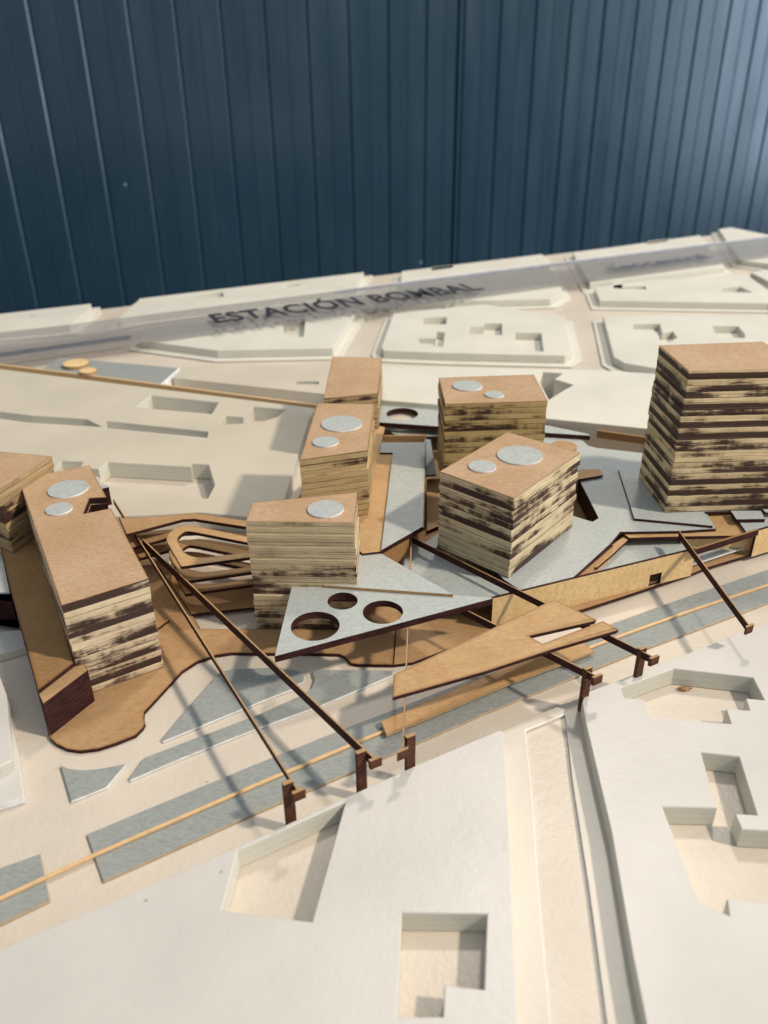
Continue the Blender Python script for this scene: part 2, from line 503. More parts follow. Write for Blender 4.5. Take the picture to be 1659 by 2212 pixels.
# ------------------------------------------------------------------ white city blocks
BT = .008
blocks = [
 ('big cream block filling the bottom left foreground with two courtyards', BT,
  [(-320, 2155), (0, 2050), (400, 1880), (894, 1655), (1080, 1576), (1088, 1580), (1097, 1757), (1104, 1928), (1118, 2212), (1130, 2420), (-320, 2420)],
  [[(513, 1837), (746, 1732), (674, 1991), (478, 1966)],
   [(868, 1972), (1052, 1974), (1046, 2137), (960, 2128), (957, 2196), (858, 2196)]], 0),
 ('cream block in the right foreground with a stepped courtyard holding a dark chip', BT,
  [(1263, 1497), (1659, 1344), (1900, 1250), (1990, 2420), (1420, 2420), (1396, 2212), (1366, 2062), (1320, 1795), (1266, 1566), (1257, 1518)],
  [[(1341, 1485), (1456, 1444), (1626, 1463), (1651, 1512), (1611, 1508), (1619, 1534), (1568, 1531), (1579, 1563), (1403, 1549), (1394, 1510), (1348, 1507)],
   [(1514, 1625), (1596, 1634), (1635, 1760), (1587, 1757), (1602, 1791), (1760, 1800), (1790, 1962), (1570, 1942), (1575, 1977), (1510, 1949), (1431, 1743), (1549, 1745)]], 0),
 ('long cream block behind the ramp loops with two thin slits', .010,
  [(-300, 770), (0, 797), (400, 847), (683, 882), (668, 903), (614, 1080), (600, 1123), (427, 1106), (300, 1114), (120, 1120), (-400, 1010)],
  [[(327, 854), (472, 869), (457, 894), (293, 879)],
   [(548, 878), (618, 884), (600, 900), (560, 912), (470, 918), (488, 898), (525, 901)],
   [(-60, 885), (0, 889), (67, 897), (187, 905), (220, 922), (60, 912), (0, 904), (-60, 900)],
   [(230, 909), (450, 932), (447, 945), (230, 924)],
   [(133, 995), (180, 997), (172, 1010), (213, 1013), (233, 998), (412, 1008), (415, 1001), (450, 1003), (464, 1048), (448, 1077), (225, 1048), (213, 1030), (120, 1014)]], 0),
 ('low cream strip block between the thin timber line and the far street', .009,
  [(374, 816), (392, 793), (705, 788), (800, 800), (795, 870), (695, 850)],
  [[(640, 823), (688, 823), (688, 830), (637, 830)]], 0),
 ('white block under the lettered strip with a bright front wall', BT,
  [(300, 735), (470, 757), (718, 752), (768, 675), (760, 660), (330, 706)],
  [[(606, 690), (643, 686), (660, 684), (655, 728), (612, 728), (612, 704)]], 1),
 ('cream block behind the middle tower with four small courtyards', BT,
  [(824, 749), (829, 757), (956, 762), (1221, 768), (1236, 759), (1219, 683), (1046, 657), (850, 677)],
  [[(913, 686), (964, 684), (964, 700), (915, 700)],
   [(1046, 698), (1084, 698), (1084, 724), (1003, 720), (1015, 706), (1046, 704)],
   [(904, 731), (941, 731), (944, 716), (961, 718), (956, 749), (936, 748), (936, 742), (906, 741)],
   [(1113, 718), (1169, 719), (1174, 759), (1126, 756), (1124, 743), (1113, 739)]], 1),
 ('cream block with rounded corner behind the tall tower', BT,
  [(1303, 683), (1326, 771), (1349, 784), (1414, 795), (1760, 830), (1760, 685), (1659, 679)],
  [[(1368, 700), (1424, 699), (1431, 719), (1453, 715), (1463, 729), (1440, 742), (1424, 738), (1424, 726), (1412, 712), (1368, 711)],
   [(1539, 704), (1594, 704), (1609, 722), (1609, 730), (1560, 729), (1543, 716)]], 1),
 ('cream block under the middle of the lettered strip', BT,
  [(868, 586), (1172, 549), (1218, 632), (1189, 646), (1106, 648), (1000, 650), (860, 655)],
  [[(932, 584), (977, 578), (979, 572), (936, 577)]], 1),
 ('small cream block at the far right below the strip', BT,
  [(1284, 622), (1296, 649), (1659, 655), (1705, 660), (1612, 592), (1400, 606)],
  [[(1326, 609), (1343, 609), (1344, 619), (1394, 617), (1396, 625), (1346, 624), (1326, 622)],
   [(1559, 622), (1599, 619), (1626, 632), (1559, 630)]], 1),
 ('cream block at the far edge right of the middle street', BT,
  [(1237, 546), (1512, 508), (1566, 577), (1275, 612)],
  [[(1398, 527), (1440, 521), (1448, 516), (1402, 521)], [(1300, 570), (1325, 567), (1328, 573), (1303, 576)]], 1),
 ('cream block at the far left end of the model edge', BT,
  [(-120, 694), (0, 678), (196, 656), (198, 664), (150, 702), (-120, 725)],
  [[(55, 681), (70, 684), (82, 678)]], 1),
 ('long cream block on the far model edge left of the middle street', BT,
  [(302, 645), (786, 588), (768, 622), (300, 682), (258, 690)],
  [[(388, 641), (480, 630), (484, 640), (400, 648)], [(620, 614), (655, 610), (642, 618), (612, 621)]], 1),
 ('cream block at the far right corner of the model', BT,
  [(1552, 495), (1579, 491), (1659, 507), (1820, 545), (1700, 575), (1600, 562)], [], 1),
 ('cream block beside the far right street', BT,
  [(1622, 588), (1700, 577), (1840, 620), (1800, 660), (1740, 650)], [], 1),
 ('cream stepped block cut by the left frame edge below the dark terrace', BT,
  [(-200, 1370), (0, 1462), (14, 1500), (27, 1642), (0, 1655), (-200, 1735)], [], 0),
 ('small cream slab at the left frame edge under the scorched terrace', .004,
  [(-90, 1385), (17, 1362), (48, 1360), (55, 1397), (0, 1412), (-90, 1432)], [], 0),
]
for (lab, z, px, holes, pav) in blocks:
    slab('city_block', px, z, z - .0003 if not pav else z - .0018, M['cream' if pav else ('cream_deep' if z > BT else 'white')], M['side'], holes, label=lab, cat='model block', bev=.0003)
    if pav:
        w = W(px, z)
        slab('pavement', px, .0016, .0013, M['cream'], M['side'], world=offset(w, .0085), kind='structure', bev=.0003)
slab('pavement', [(-200, 1400), (2, 1467), (35, 1604), (51, 1719), (-200, 1800)], .0035, .0032, M['white'], M['rim'], kind='structure', bev=.0003)
# raised pavement round the sunken road between the two foreground blocks
slab('pavement', [(1075, 1583), (1262, 1500), (1290, 1600), (1450, 2420), (1060, 2420)], .0014, .0011, M['road'], M['rim'],
     [[(1135, 1577), (1221, 1542), (1236, 1680), (1274, 1928), (1312, 2212), (1340, 2400), (1205, 2400), (1190, 2212), (1163, 1909), (1148, 1700)]], kind='structure', bev=.0002)

# raised plate behind the station
slab('city_block', [(790, 858), (826, 864), (948, 874), (1184, 904), (1393, 925), (1720, 967), (1780, 830), (1303, 800), (815, 790)], .0230, .0227, M['cream'], M['side'],
     [[(1173, 803), (1216, 806), (1198, 819), (1239, 831), (1213, 846), (1186, 863), (1166, 826)]],
     label='wide pale plate behind the towers with an arrow-shaped courtyard', cat='model block', bev=.0003)

# ------------------------------------------------------------------ rail corridor
G1 = 'grey card strips along the rail line'
top1 = [(187, 1802), (553, 1650), (766, 1565), (853, 1532), (1060, 1450), (1293, 1357), (1480, 1290), (1659, 1230), (1850, 1170)]
bot1 = [(223, 1904), (553, 1756), (760, 1667), (1039, 1545), (1363, 1413), (1500, 1362), (1659, 1302), (1850, 1238)]
slab('grey_card_strip', top1 + bot1[::-1], .0010, .0008, M['card_dark'], M['card_side'], label='long grey card strip running diagonally under the thin timber rail', cat='card strip', group=G1, bev=.00015)
slab('grey_card_strip', [(-120, 1918), (0, 1875), (87, 1844), (108, 1945), (0, 1997), (-120, 2046)], .0010, .0008, M['card_dark'], M['card_side'], label='short grey card strip at the left frame edge under the timber rail', cat='card strip', group=G1, bev=.00015)

def rail(pxs, z, w, h, label, name='timber_rail', mat='stick'):
    pts = [Vector(p) for p in W(pxs, z)]
    L, Rr = [], []
    for i, p in enumerate(pts):
        a = pts[max(0, i - 1)]; b_ = pts[min(len(pts) - 1, i + 1)]; t_ = (b_ - a).normalized(); n = Vector((-t_.y, t_.x))
        L.append(tuple(p + n * w / 2)); Rr.append(tuple(p - n * w / 2))
    bm = bmesh.new(); prism(bm, [L + Rr[::-1]], z - h, z)
    o = link(name, bm, [M[mat], M[mat]], None, (pts[0].x, pts[0].y, z - h), .0002)
    return tag(o, label, 'timber strip')
rail([(-120, 1985), (0, 1939), (200, 1847), (553, 1694), (833, 1576), (1277, 1396), (1363, 1364), (1500, 1315), (1659, 1262), (1850, 1200)], .0020, .0013, .0009, 'thin pale timber rail running diagonally over the grey card strips')
rail([(-200, 764), (0, 787), (200, 811), (553, 857), (692, 875)], .0107, .0022, .0104, 'thin orange timber line along the far edge of the left cream block')
slab('platform_strip', [(822, 1558), (1093, 1441), (1260, 1387), (1285, 1408), (1100, 1477), (835, 1588)], .0034, .0009, M['mdf_light'], M['card_side'], label='long narrow brown board lying on the timber rail', cat='board strip')

# grey card islands left of the rail
slab('grey_island', [(348, 1597), (395, 1540), (473, 1453), (500, 1445), (600, 1441), (643, 1448), (658, 1460), (655, 1472), (640, 1478), (632, 1487), (560, 1515), (450, 1560), (352, 1600)], .0013, .0011, M['card_dark'], M['rim'], label='triangular grey card island with rounded tip beside the curved plaza', cat='card island', bev=.00025)
slab('grey_island', [(277, 1682), (310, 1637), (400, 1602), (553, 1545), (640, 1506), (672, 1487), (679, 1468), (673, 1449), (700, 1446), (850, 1448), (848, 1457), (700, 1520), (553, 1573), (400, 1633), (281, 1684)], .0013, .0011, M['card_dark'], M['rim'], label='long tapering grey card island between the beams and the rail', cat='card island', bev=.00025)
slab('grey_island', [(130, 1652), (150, 1660), (180, 1663), (215, 1660), (272, 1649), (230, 1699), (153, 1730)], .0013, .0011, M['card_dark'], M['rim'], label='small four-sided grey card island with concave edge', cat='card island', bev=.00025)

# far left grey card with two discs
gs = slab('grey_card', [(130, 772), (387, 795), (347, 830), (220, 815), (88, 799)], .0105, .010, M['card_dark'], M['rim'], label='grey card plate beyond the timber line at far left', cat='card plate', bev=.0002)
for i, (c, rx, l) in enumerate((((163, 783), 27, 'larger thick brown disc on the far grey card plate'), ((189, 799), 18, 'smaller thick brown disc on the far grey card plate'))):
    slab('brown_disc', None, .0135, .0028, M['mdf_gold'], M['mdf'], world=circle(c, rx, .0135), label=l, cat='disc', bev=.0003)

# ------------------------------------------------------------------ base plates of the new quarter
slab('plaza_plate', [(849, 1436), (773, 1435), (759, 1433), (743, 1418), (733, 1413), (660, 1411), (553, 1411), (500, 1410), (467, 1415), (427, 1428), (393, 1450), (350, 1497), (312, 1538), (311, 1552), (314, 1563), (309, 1572), (293, 1588),
     (250, 1605), (213, 1617), (173, 1622), (145, 1618), (122, 1607), (108, 1595), (103, 1583), (90, 1500), (70, 1400), (150, 1250), (200, 1150), (245, 1110), (300, 1170), (350, 1240), (414, 1310), (416, 1327), (433, 1358), (640, 1358), (855, 1359)],
     .0016, .0013, M['mdf'], M['char'], label='brown board plaza with curving outline under the long notched tower', cat='base plate', bev=.00015, halo=.0012)
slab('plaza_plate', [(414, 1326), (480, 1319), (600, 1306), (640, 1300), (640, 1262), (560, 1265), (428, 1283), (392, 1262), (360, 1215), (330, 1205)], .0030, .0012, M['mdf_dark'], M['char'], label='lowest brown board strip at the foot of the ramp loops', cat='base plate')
slab('plaza_plate', [(850.5, 1436), (891, 1431), (1000, 1390), (1115, 1352), (1240, 1300), (1600, 1185), (1720, 1150), (1720, 960), (1100, 930), (830, 925), (780, 1000), (700, 1200), (572, 1355), (856.5, 1356)],
     .0016, .0013, M['mdf'], M['char'], label='brown base board under the station behind the wing plate', cat='base plate', bev=.00015)
slab('ledge_strip', [(1120, 1349), (1257, 1317), (1335, 1292), (1495, 1239), (1530, 1225), (1659, 1186), (1790, 1150), (1790, 1128), (1659, 1168), (1628, 1178), (1522, 1208), (1380, 1245), (1230, 1285), (1110, 1315)],
     .0030, .0012, M['mdf'], M['char'], label='narrow brown ledge along the foot of the golden wall', cat='board strip', bev=.00015)
slab('thin_stick', [(341, 1354), (364, 1337), (366, 1338.5), (343, 1356)], .0030, .001, M['mdf_dark'], M['char'], label='tiny brown splinter sticking out beside the notched tower', cat='splinter')

# terrace at the left
te = empty('stepped_terrace', (*at((100, 1540), .003), .003)); tag(te, 'brown board terrace with a dark scorched side left of the notched tower', 'terrace')
slab('lower_stack', [(93, 1521), (80, 1492), (24, 1282), (20, 1200), (110, 1200), (160, 1400), (190, 1448)], .0165, .0148, M['mdf'], M['char'], parent=te, bev=.0002)
slab('upper_board', [(82, 1492), (64, 1425), (24, 1282), (5, 1201), (-10, 1150), (81, 1150), (110, 1260), (160, 1432)], .0182, .0016, M['mdf_dark'], M['char'], parent=te, bev=.00015)
tl = empty('scorched_ledge', (*at((0, 1290), .003), .003)); tag(tl, 'dark scorched stack with grey card top at the left frame edge', 'terrace')
slab('scorched_stack', [(-90, 1281), (22, 1281), (26, 1300), (5, 1201), (-90, 1195)], .0172, .0140, M['char'], M['char'], parent=tl)
slab('card_top', [(-90, 1279), (21, 1280), (4, 1199), (-90, 1193)], .0182, .0008, M['card'], M['card'], parent=tl)

# ------------------------------------------------------------------ ramp decks (three stacked loops)
proto = None
for i, zt in enumerate((.0255, .0178, .0112)):
    if i == 0:
        e = empty('ramp_deck', (*at((400, 1160), zt), zt))
        ob = [(256, 1117), (278, 1120), (316, 1117), (424, 1108.5), (530, 1124), (640, 1140), (640, 1156), (530, 1138), (420, 1121), (395, 1122), (301, 1147), (273, 1154)]
        slab('outer_band', ob, zt, .0015, M['mdf'], M['char'], parent=e, bev=.00012)
        outer = fillet(W([(391, 1224), (355, 1161), (384, 1134), (424, 1136.5), (640, 1181), (640, 1190)], zt), [.001, .012, .010, .008, 0, 0])
        inner = fillet(W([(405, 1209), (381, 1163), (401, 1147), (418, 1149), (575, 1180), (590, 1186)], zt), [.010, .006, .005, .004, .002, .002])
        bm = bmesh.new(); prism(bm, [outer, inner], zt - .0015, zt, halo=.0008)
        link('inner_loop', bm, [M['mdf_light'], M['char']], e, (*at((400, 1160), zt), zt - .0015), .00012)
        proto = e
    else:
        e = proto.copy(); COL.objects.link(e); e.location = (proto.location.x, proto.location.y, zt)
        for ch in proto.children:
            c = ch.copy(); COL.objects.link(c); c.parent = e
    tag(e, ('topmost brown ramp loop right of the notched tower', 'middle brown ramp loop, second from the top', 'lowest brown ramp loop in shadow under the other two')[i], 'ramp', 'stacked ramp loops')

# ------------------------------------------------------------------ towers of glued layers
def tower(label, top_px, base_px, zb, ref_top, thr, light, seed, discs=(), mt='mdf_top', soft=.10, jit=.00032, ztop=None, band=.28, dark=None):
    zt = ztop or height_over(base_px, zb, ref_top)
    nl = max(3, round((zt - zb) / LAY)); lh = (zt - zb) / nl
    loop = W(top_px, zt)
    cx = sum(p[0] for p in loop) / len(loop); cy = sum(p[1] for p in loop) / len(loop)
    print('tower', label[:30], 'h', round(zt - zb, 4), 'layers', nl, 'size', [round((Vector(loop[i]) - Vector(loop[i - 1])).length, 3) for i in range(len(loop))])
    e = empty('model_tower', (cx, cy, zb)); tag(e, label, 'model tower', 'model towers of glued board layers')
    rnd = random.Random(seed)
    bm = bmesh.new()
    for k in range(nl):
        dx, dy, s = rnd.uniform(-jit, jit), rnd.uniform(-jit, jit), 1 + rnd.uniform(-1, 1) * jit * 22
        if k == nl - 1: dx = dy = 0; s = 1
        l = [(cx + (x - cx) * s + dx, cy + (y - cy) * s + dy) for x, y in loop]
        prism(bm, [l], zb + k * lh + (.00004 if k else 0), zb + (k + 1) * lh, 0 if k == nl - 1 else 1, 1, bev=0 if k == nl - 1 else .00022, halo=.0008 if k == nl - 1 else 0)
    ms = mat_stack('scorched_layers_%d' % seed, thr, light, seed * 1.37, soft, band)
    bm.normal_update()
    if dark:
        for f in bm.faces:
            c_ = f.calc_center_median()
            if abs(f.normal.z) < .5:
                for i0 in dark:
                    a_, b2 = Vector(loop[i0]), Vector(loop[i0 + 1]); ab = b2 - a_; q = Vector((c_.x, c_.y)) - a_
                    tt = q.dot(ab) / ab.length_squared
                    if -.02 < tt < 1.02 and (q - ab * tt).length < .0012: f.material_index = 2
    link('layer_stack', bm, [M[mt], ms, M['char']], e, (cx, cy, zb))
    for (c, rx) in discs:
        zd = zt + .0008
        w = circle(c, rx, zd)
        bm = bmesh.new(); prism(bm, [w], zt + .00002, zd)
        x, y = at(c, zd)
        link('roof_disc', bm, [M['card'], M['rim']], e, (x, y, zt), .0001)
    return e, zt
PALE = (.66, .49, .27)
tower('brown-topped tower cut by the left frame edge behind the notched tower', [(-6, 1061), (112, 986), (20, 977), (-120, 968), (-140, 1010)], (40, 1192), .0184, (-4, 1061), .56, (.50, .36, .20), 11)
tower('long notched tower with two grey discs on its roof at left', [(133, 1308), (40, 1035), (193, 1005), (230, 1074), (193, 1076), (180, 1110), (240, 1098), (321, 1250)], (182, 1503), .0017, (133, 1308), .495, (.84, .69, .49), 12, [((147, 1055), 42), ((127, 1098), 28)], soft=.10, band=.46, dark=(3, 4, 5))
tower('tower with one grey disc standing behind the perforated triangle', [(531, 1126), (545, 1086), (773, 1063), (766, 1129)], (554, 1358), .0017, (531, 1126), .54, (.68, .55, .36), 13, [((703, 1098), 39)], mt='mdf_top')
tower('tower with two grey discs just left of the grey ramp plate', [(648, 993), (686, 871), (808, 873), (794, 973)], (796, 1111), .0262, (794, 973), .60, (.60, .44, .23), 14, [((738, 914), 44), ((703, 953), 28)], mt='mdf_top', jit=.0005)
tower('farthest plain-topped tower with no disc', [(699, 861), (718, 770), (825, 773), (816, 849)], (819, 923), .0262, (816, 848), .57, (.56, .41, .22), 15, mt='mdf_top')
tower('tower with two grey discs behind the front tower', [(962, 873), (948, 816), (1153, 809), (1183, 866)], (966, 1058), .0167, (962, 873), .555, (.60, .44, .20), 16, [((1010, 832), 32), ((1068, 851), 20.5)], mt='mdf_top')
tower('square front tower with two grey discs in the middle', [(950, 1018), (1096, 933), (1253, 978), (1111, 1076)], (1093, 1248), .0167, (1111, 1076), .545, (.76, .63, .42), 17, [((1123, 982), 49), ((1042, 1006), 30)])
tower('tallest dark striped tower at the right edge without discs', [(1489, 802), (1424, 746), (1648, 738), (1738, 796)], (1431, 1106), .0182, (1489, 802), .475, (.84, .68, .43), 18, mt='mdf_top', soft=.10, band=.44)

# ------------------------------------------------------------------ station deck and its plates
ZP = .0165
slab('station_deck', [(1088, 1252), (1127, 1277), (1239, 1247), (1316, 1177), (1340, 1149), (1470, 1147), (1547, 1142), (1525, 1105), (1600, 1090), (1760, 1080), (1760, 985), (1393, 979), (1287, 967), (1270, 962), (1255, 948), (1181, 944), (975, 935), (968, 985), (975, 1080), (990, 1150)],
     ZP, .0016, M['card'], M['char'], [[(1251, 1036), (1293, 1119), (1280, 1127), (1237, 1114), (1200, 1090), (1200, 1030)]], label='large grey card deck under the front tower and the tallest tower', cat='deck', bev=.00012)
# deck supports so the trench and edges have depth
slab('trench_wall', [(1251, 1036), (1293, 1119), (1296, 1117), (1254, 1034)], ZP - .0017, .0118, M['char'], M['char'], label='dark upright board lining the trench beside the front tower', cat='board')
slab('ramp_sheet', [(880, 1178), (903, 1170), (1127, 1275), (1112, 1290), (1062, 1297), (960, 1292), (868, 1222)], .0145, .0012, M['card'], M['card_side'], label='greenish grey sheet between the thin beam and the second triangle', cat='card plate', bev=.0001)
slab('grey_card', [(1336, 1014), (1370, 1120), (1540, 1136), (1521, 1106), (1760, 1096), (1760, 990), (1400, 1000)], .0179, .0013, M['card'], M['char'], label='grey card slab directly under the tallest tower', cat='card plate', bev=.0001)
slab('grey_card', [(1578, 1103), (1644, 1103), (1653, 1121), (1591, 1122)], .0186, .0019, M['card'], M['char'], label='small grey card step in front of the tallest tower', cat='card plate', bev=.0001)
slab('grey_card', [(1647, 1100), (1760, 1098), (1760, 1108), (1655, 1107)], .0195, .0012, M['card'], M['char'], label='pale card sliver at the right frame edge beneath the tallest tower', cat='card plate')
slab('grey_card', [(1595, 1125), (1659, 1110), (1760, 1105), (1760, 1110), (1640, 1142), (1612, 1149)], .0166, .0010, M['card'], M['char'], label='lower grey card triangle behind the right beam', cat='card plate')
slab('brown_plate', [(1339, 1149), (1470, 1146), (1547, 1142), (1515, 1095), (1585, 1095), (1615, 1150), (1589, 1157), (1464, 1159), (1360, 1162), (1352, 1157)], .0150, .0016, M['mdf_light'], M['char'], label='brown board rim behind the sunken grey court', cat='board', bev=.0001)
slab('brown_plate', [(1352, 1156), (1361, 1162), (1322, 1198), (1290, 1225), (1280, 1225), (1320, 1178)], .0138, .0014, M['mdf_light'], M['char'], label='brown board rim on the left of the sunken grey court', cat='board')
slab('court_floor', [(1361, 1163), (1466, 1160), (1500, 1190), (1497, 1208), (1380, 1240), (1252, 1272), (1262, 1255)], .0100, .0012, M['card'], M['card'], label='sunken grey card court behind the golden wall', cat='card plate')
slab('brown_disc', None, .0180, .0012, M['mdf'], M['mdf_dark'], world=circle((1218, 963), 28, .018), label='flat brown disc on the deck behind the front tower', cat='disc')
slab('wood_wedge', [(1250, 1014), (1295, 1013), (1303, 1026), (1246, 1036)], .0185, .0012, M['mdf'], M['char'], label='small brown wooden wedge right of the front tower', cat='wedge', bev=.0001)

def upright(name, pa, pb, ztop, zbot, thick, mt, me, label, cat='wall', parent=None, window=None, side=1):
    """a board standing on edge: pa, pb are measured on its top edge"""
    a, b_ = Vector(at(pa, ztop)), Vector(at(pb, ztop)); L = (b_ - a).length; u = (b_ - a) / L; n = Vector((-u.y, u.x)) * side
    loops = [[(0, 0), (L, 0), (L, ztop - zbot), (0, ztop - zbot)]]
    if window: loops.append([(L * q, w) for q, w in window])
    bm = bmesh.new(); prism(bm, loops, 0, thick, 0, 1, halo=.0009 if (ztop - zbot) > .006 else 0)
    for v in bm.verts:
        s, h, t_ = v.co; p = a + u * s + n * t_; v.co = (p.x, p.y, zbot + h)
    bmesh.ops.recalc_face_normals(bm, faces=bm.faces)
    o = link(name, bm, [mt, me], parent, (a.x, a.y, zbot))
    if label: tag(o, label, cat)
    return o
L0 = 1503 - 1065
upright('station_wall', (1065, 1293), (1503, 1186.5), .0176, .0031, .0014, M['mdf_gold'], M['char'], 'long golden board wall with a small square opening', 'wall',
        window=[(.772, .0002), (.772, .0062), (.835, .0062), (.835, .0002)])
upright('station_wall', (1636, 1147), (1800, 1100), .0176, .0031, .0014, M['mdf_gold'], M['char'], 'golden board wall piece at the right frame edge', 'wall')
upright('court_wall', (1472, 1162), (1640, 1150), .0135, .0031, .0012, M['mdf_gold'], M['char'], 'recessed golden wall behind the right beam', 'wall')
upright('court_wall', (1240, 1246), (1320, 1177), .0168, .0048, .0012, M['mdf_light'], M['char'], 'short board wall closing the left side of the sunken court', 'wall', side=-1)
upright('plate_wall', (1290, 930), (1720, 990), .0212, .0166, .0014, M['mdf_dark'], M['mdf_dark'], 'brown upright board under the wide pale plate', 'wall')
slab('grey_card', [(1497, 1192), (1612, 1180), (1640, 1172), (1522, 1211), (1495, 1219)], .0054, .0008, M['card'], M['rim'], label='grey card sliver on the ground beneath the right beam', cat='card plate')
# plates in the gap between the towers
slab('brown_plate', [(783, 1196), (823, 1191.5), (916, 1140), (921, 955), (825, 955), (832, 923), (812, 918), (700, 1000), (640, 1080), (700, 1120)], .0260, .0014, M['mdf_light'], M['char'], label='tan board walkway at the foot of the left tower', cat='board', bev=.00012)
slab('grey_ramp', [(823, 956), (919, 955), (914, 1137), (823, 1189), (848, 978), (821, 978)], .0270, .0009, M['card'], M['char'], label='long grey card ramp plate between the left tower and the front tower', cat='card plate', bev=.0001)
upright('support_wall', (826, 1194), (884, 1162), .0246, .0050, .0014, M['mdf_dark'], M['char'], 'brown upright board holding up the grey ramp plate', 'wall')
slab('brown_plate', [(922, 1035), (962, 1033), (962, 1130), (922, 1147)], .0140, .0014, M['mdf'], M['char'], label='tan board in the gap left of the front tower', cat='board')
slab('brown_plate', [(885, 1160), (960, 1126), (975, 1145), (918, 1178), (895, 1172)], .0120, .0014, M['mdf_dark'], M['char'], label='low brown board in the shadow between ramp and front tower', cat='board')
slab('grey_card', [(912, 1176), (950, 1150), (960, 1165), (935, 1190)], .0135, .0008, M['card'], M['card'], label='tiny grey card piece at the left foot of the front tower', cat='card plate')
slab('grey_card', [(917, 948), (930, 950), (942, 1025), (913, 1027)], .0200, .0010, M['card'], M['char'], label='narrow grey card strip right of the ramp plate', cat='card plate')
upright('support_wall', (828, 942), (921, 941), .0225, .0050, .0014, M['mdf'], M['mdf_dark'], 'brown upright board behind the far end of the ramp plate', 'wall')
slab('grey_card', [(838, 927), (946, 931), (946, 942), (880, 943), (850, 938)], .0130, .0010, M['card'], M['char'], label='curved grey card lying under the perforated far canopy', cat='card plate')
slab('pale_ledge', [(822, 878), (940, 892), (944, 915), (822, 907)], .0150, .0016, M['ground'], M['side'], label='pale ledge showing through the round hole of the far canopy', cat='ledge')
c2 = slab('far_canopy', [(812, 866), (948, 884), (1184, 919), (1270, 937), (1275, 941), (1181, 935), (946, 921), (815, 912)], .0195, .0030, M['card'], M['char'], discs=[((869, 894), 34)], label='grey canopy with one round hole behind the towers', cat='canopy', bev=.0001)

# ------------------------------------------------------------------ canopies
slab('triangle_canopy', [(631, 1262), (1065, 1291), (1063, 1293.5), (593, 1418)], .0236, .0029, M['card'], M['char'], discs=[((681, 1352), 52), ((740, 1298), 32), ((827, 1322), 43)],
     label='grey triangular canopy with three round holes', cat='canopy', bev=.00012)
slab('triangle_roof', [(776, 1197), (821, 1194), (979, 1284), (768, 1269), (700, 1264), (720, 1200)], .0250, .0012, M['card'], M['mdf'], label='plain grey triangle behind the perforated canopy', cat='canopy', bev=.0001)
slab('wing_plate', [(850, 1457), (1197, 1294), (1288, 1338), (1284, 1342), (1143, 1374), (1172, 1390), (1302, 1341), (1336, 1359), (1333, 1362), (1193, 1403), (1050, 1450), (848, 1507)],
     .0223, .0014, M['mdf_light'], M['char'], label='long brown wing-shaped plate resting across the beams', cat='canopy', bev=.00012)

# ------------------------------------------------------------------ beams
ZB = .0206
def beam(label, pa, pb, post=None, cap=True, w=.0006, dep=.0028, zt=ZB, mt='mdf', ms='char', zpost=0.0, pshift=None):
    a, b_ = Vector(at(pa, zt)), Vector(at(pb, zt)); u = (b_ - a).normalized(); n = Vector((-u.y, u.x)) * w / 2
    e = empty('model_beam', (b_.x, b_.y, 0)); tag(e, label, 'beam', 'thin beams spanning the rail line')
    bm = bmesh.new(); prism(bm, [[tuple(a + n), tuple(b_ + n), tuple(b_ - n), tuple(a - n)]], zt - dep, zt)
    link('bar', bm, [M[mt], M[ms]], e, (b_.x, b_.y, zt - dep), .0001)
    if cap:
        k = RC * .0021; q = u * .0012
        o_ = b_
        bm = bmesh.new(); prism(bm, [[tuple(o_ - k), tuple(o_ + k), tuple(o_ + k + q), tuple(o_ - k + q)]], zt - .0034, zt + .0003)
        link('end_cap', bm, [M[mt], M['char_brown']], e, (b_.x, b_.y, zt - .0034), .0001)
    if post:
        p = Vector(at(post, zt + .0008)); k = RC * .0017; q = Vector((-RC.y, RC.x)) * .0008
        bm = bmesh.new(); prism(bm, [[tuple(p - k - q), tuple(p + k - q), tuple(p + k + q), tuple(p - k + q)]], zpost + .0002, zt + .0008)
        link('post', bm, [M[mt], M['char_brown']], e, (p.x, p.y, zpost), .0001)
    return e
beam('leftmost long beam starting at the notch of the long tower', (245, 1078), (643, 1706), (621, 1689))
beam('second long beam branching off the leftmost one and crossing its shadow', (307, 1163), (808, 1637), (779, 1622), w=.0007, dep=.0042)
beam('beam seen end-on passing under the perforated triangle', (889, 1162), (870, 1618), (886, 1588), w=.0006)
beam('dark beam from the ramp plate passing the foot of the front tower', (891, 1160), (1410, 1418), (1388, 1399), w=.0006, dep=.0032, ms='char')
beam('short dark beam from the perforated triangle under the wing plate', (985, 1306), (1287, 1459), (1270, 1442), w=.0006, dep=.0032, ms='char')
beam('rightmost dark beam crossing the rail to the right foreground block', (1468, 1148), (1618, 1350), None, w=.0006, dep=.0034, ms='char')
upright('edge_beam', (1503, 1187), (1640, 1144), ZB - .001, ZB - .0042, .0012, M['char'], M['mdf_dark'], 'dark beam continuing the golden wall to the right', 'beam')

slab('grey_block', [(212, 1049), (229, 1046), (235, 1052), (218, 1056)], .0300, .0100, M['card'], M['char'], label='small grey-topped dark block just behind the notched tower', cat='small block')
# dark chip lying in the courtyard
bm = bmesh.new(); bmesh.ops.create_icosphere(bm, subdivisions=2, radius=1)
for v in bm.verts:
    v.co.x *= .0026 * (1 + .3 * math.sin(7 * v.co.y)); v.co.y *= .0013; v.co.z *= .0009
    if v.co.x > 0: v.co.y *= .5
x, y = at((1481, 1487), .001)
for v in bm.verts: v.co = Vector((v.co.x + x, v.co.y + y, v.co.z + .001))
tag(link('dark_chip', bm, [M['mdf_dark']], None, (x, y, .0)), 'tiny dark chip lying on the floor of the stepped courtyard', 'chip')

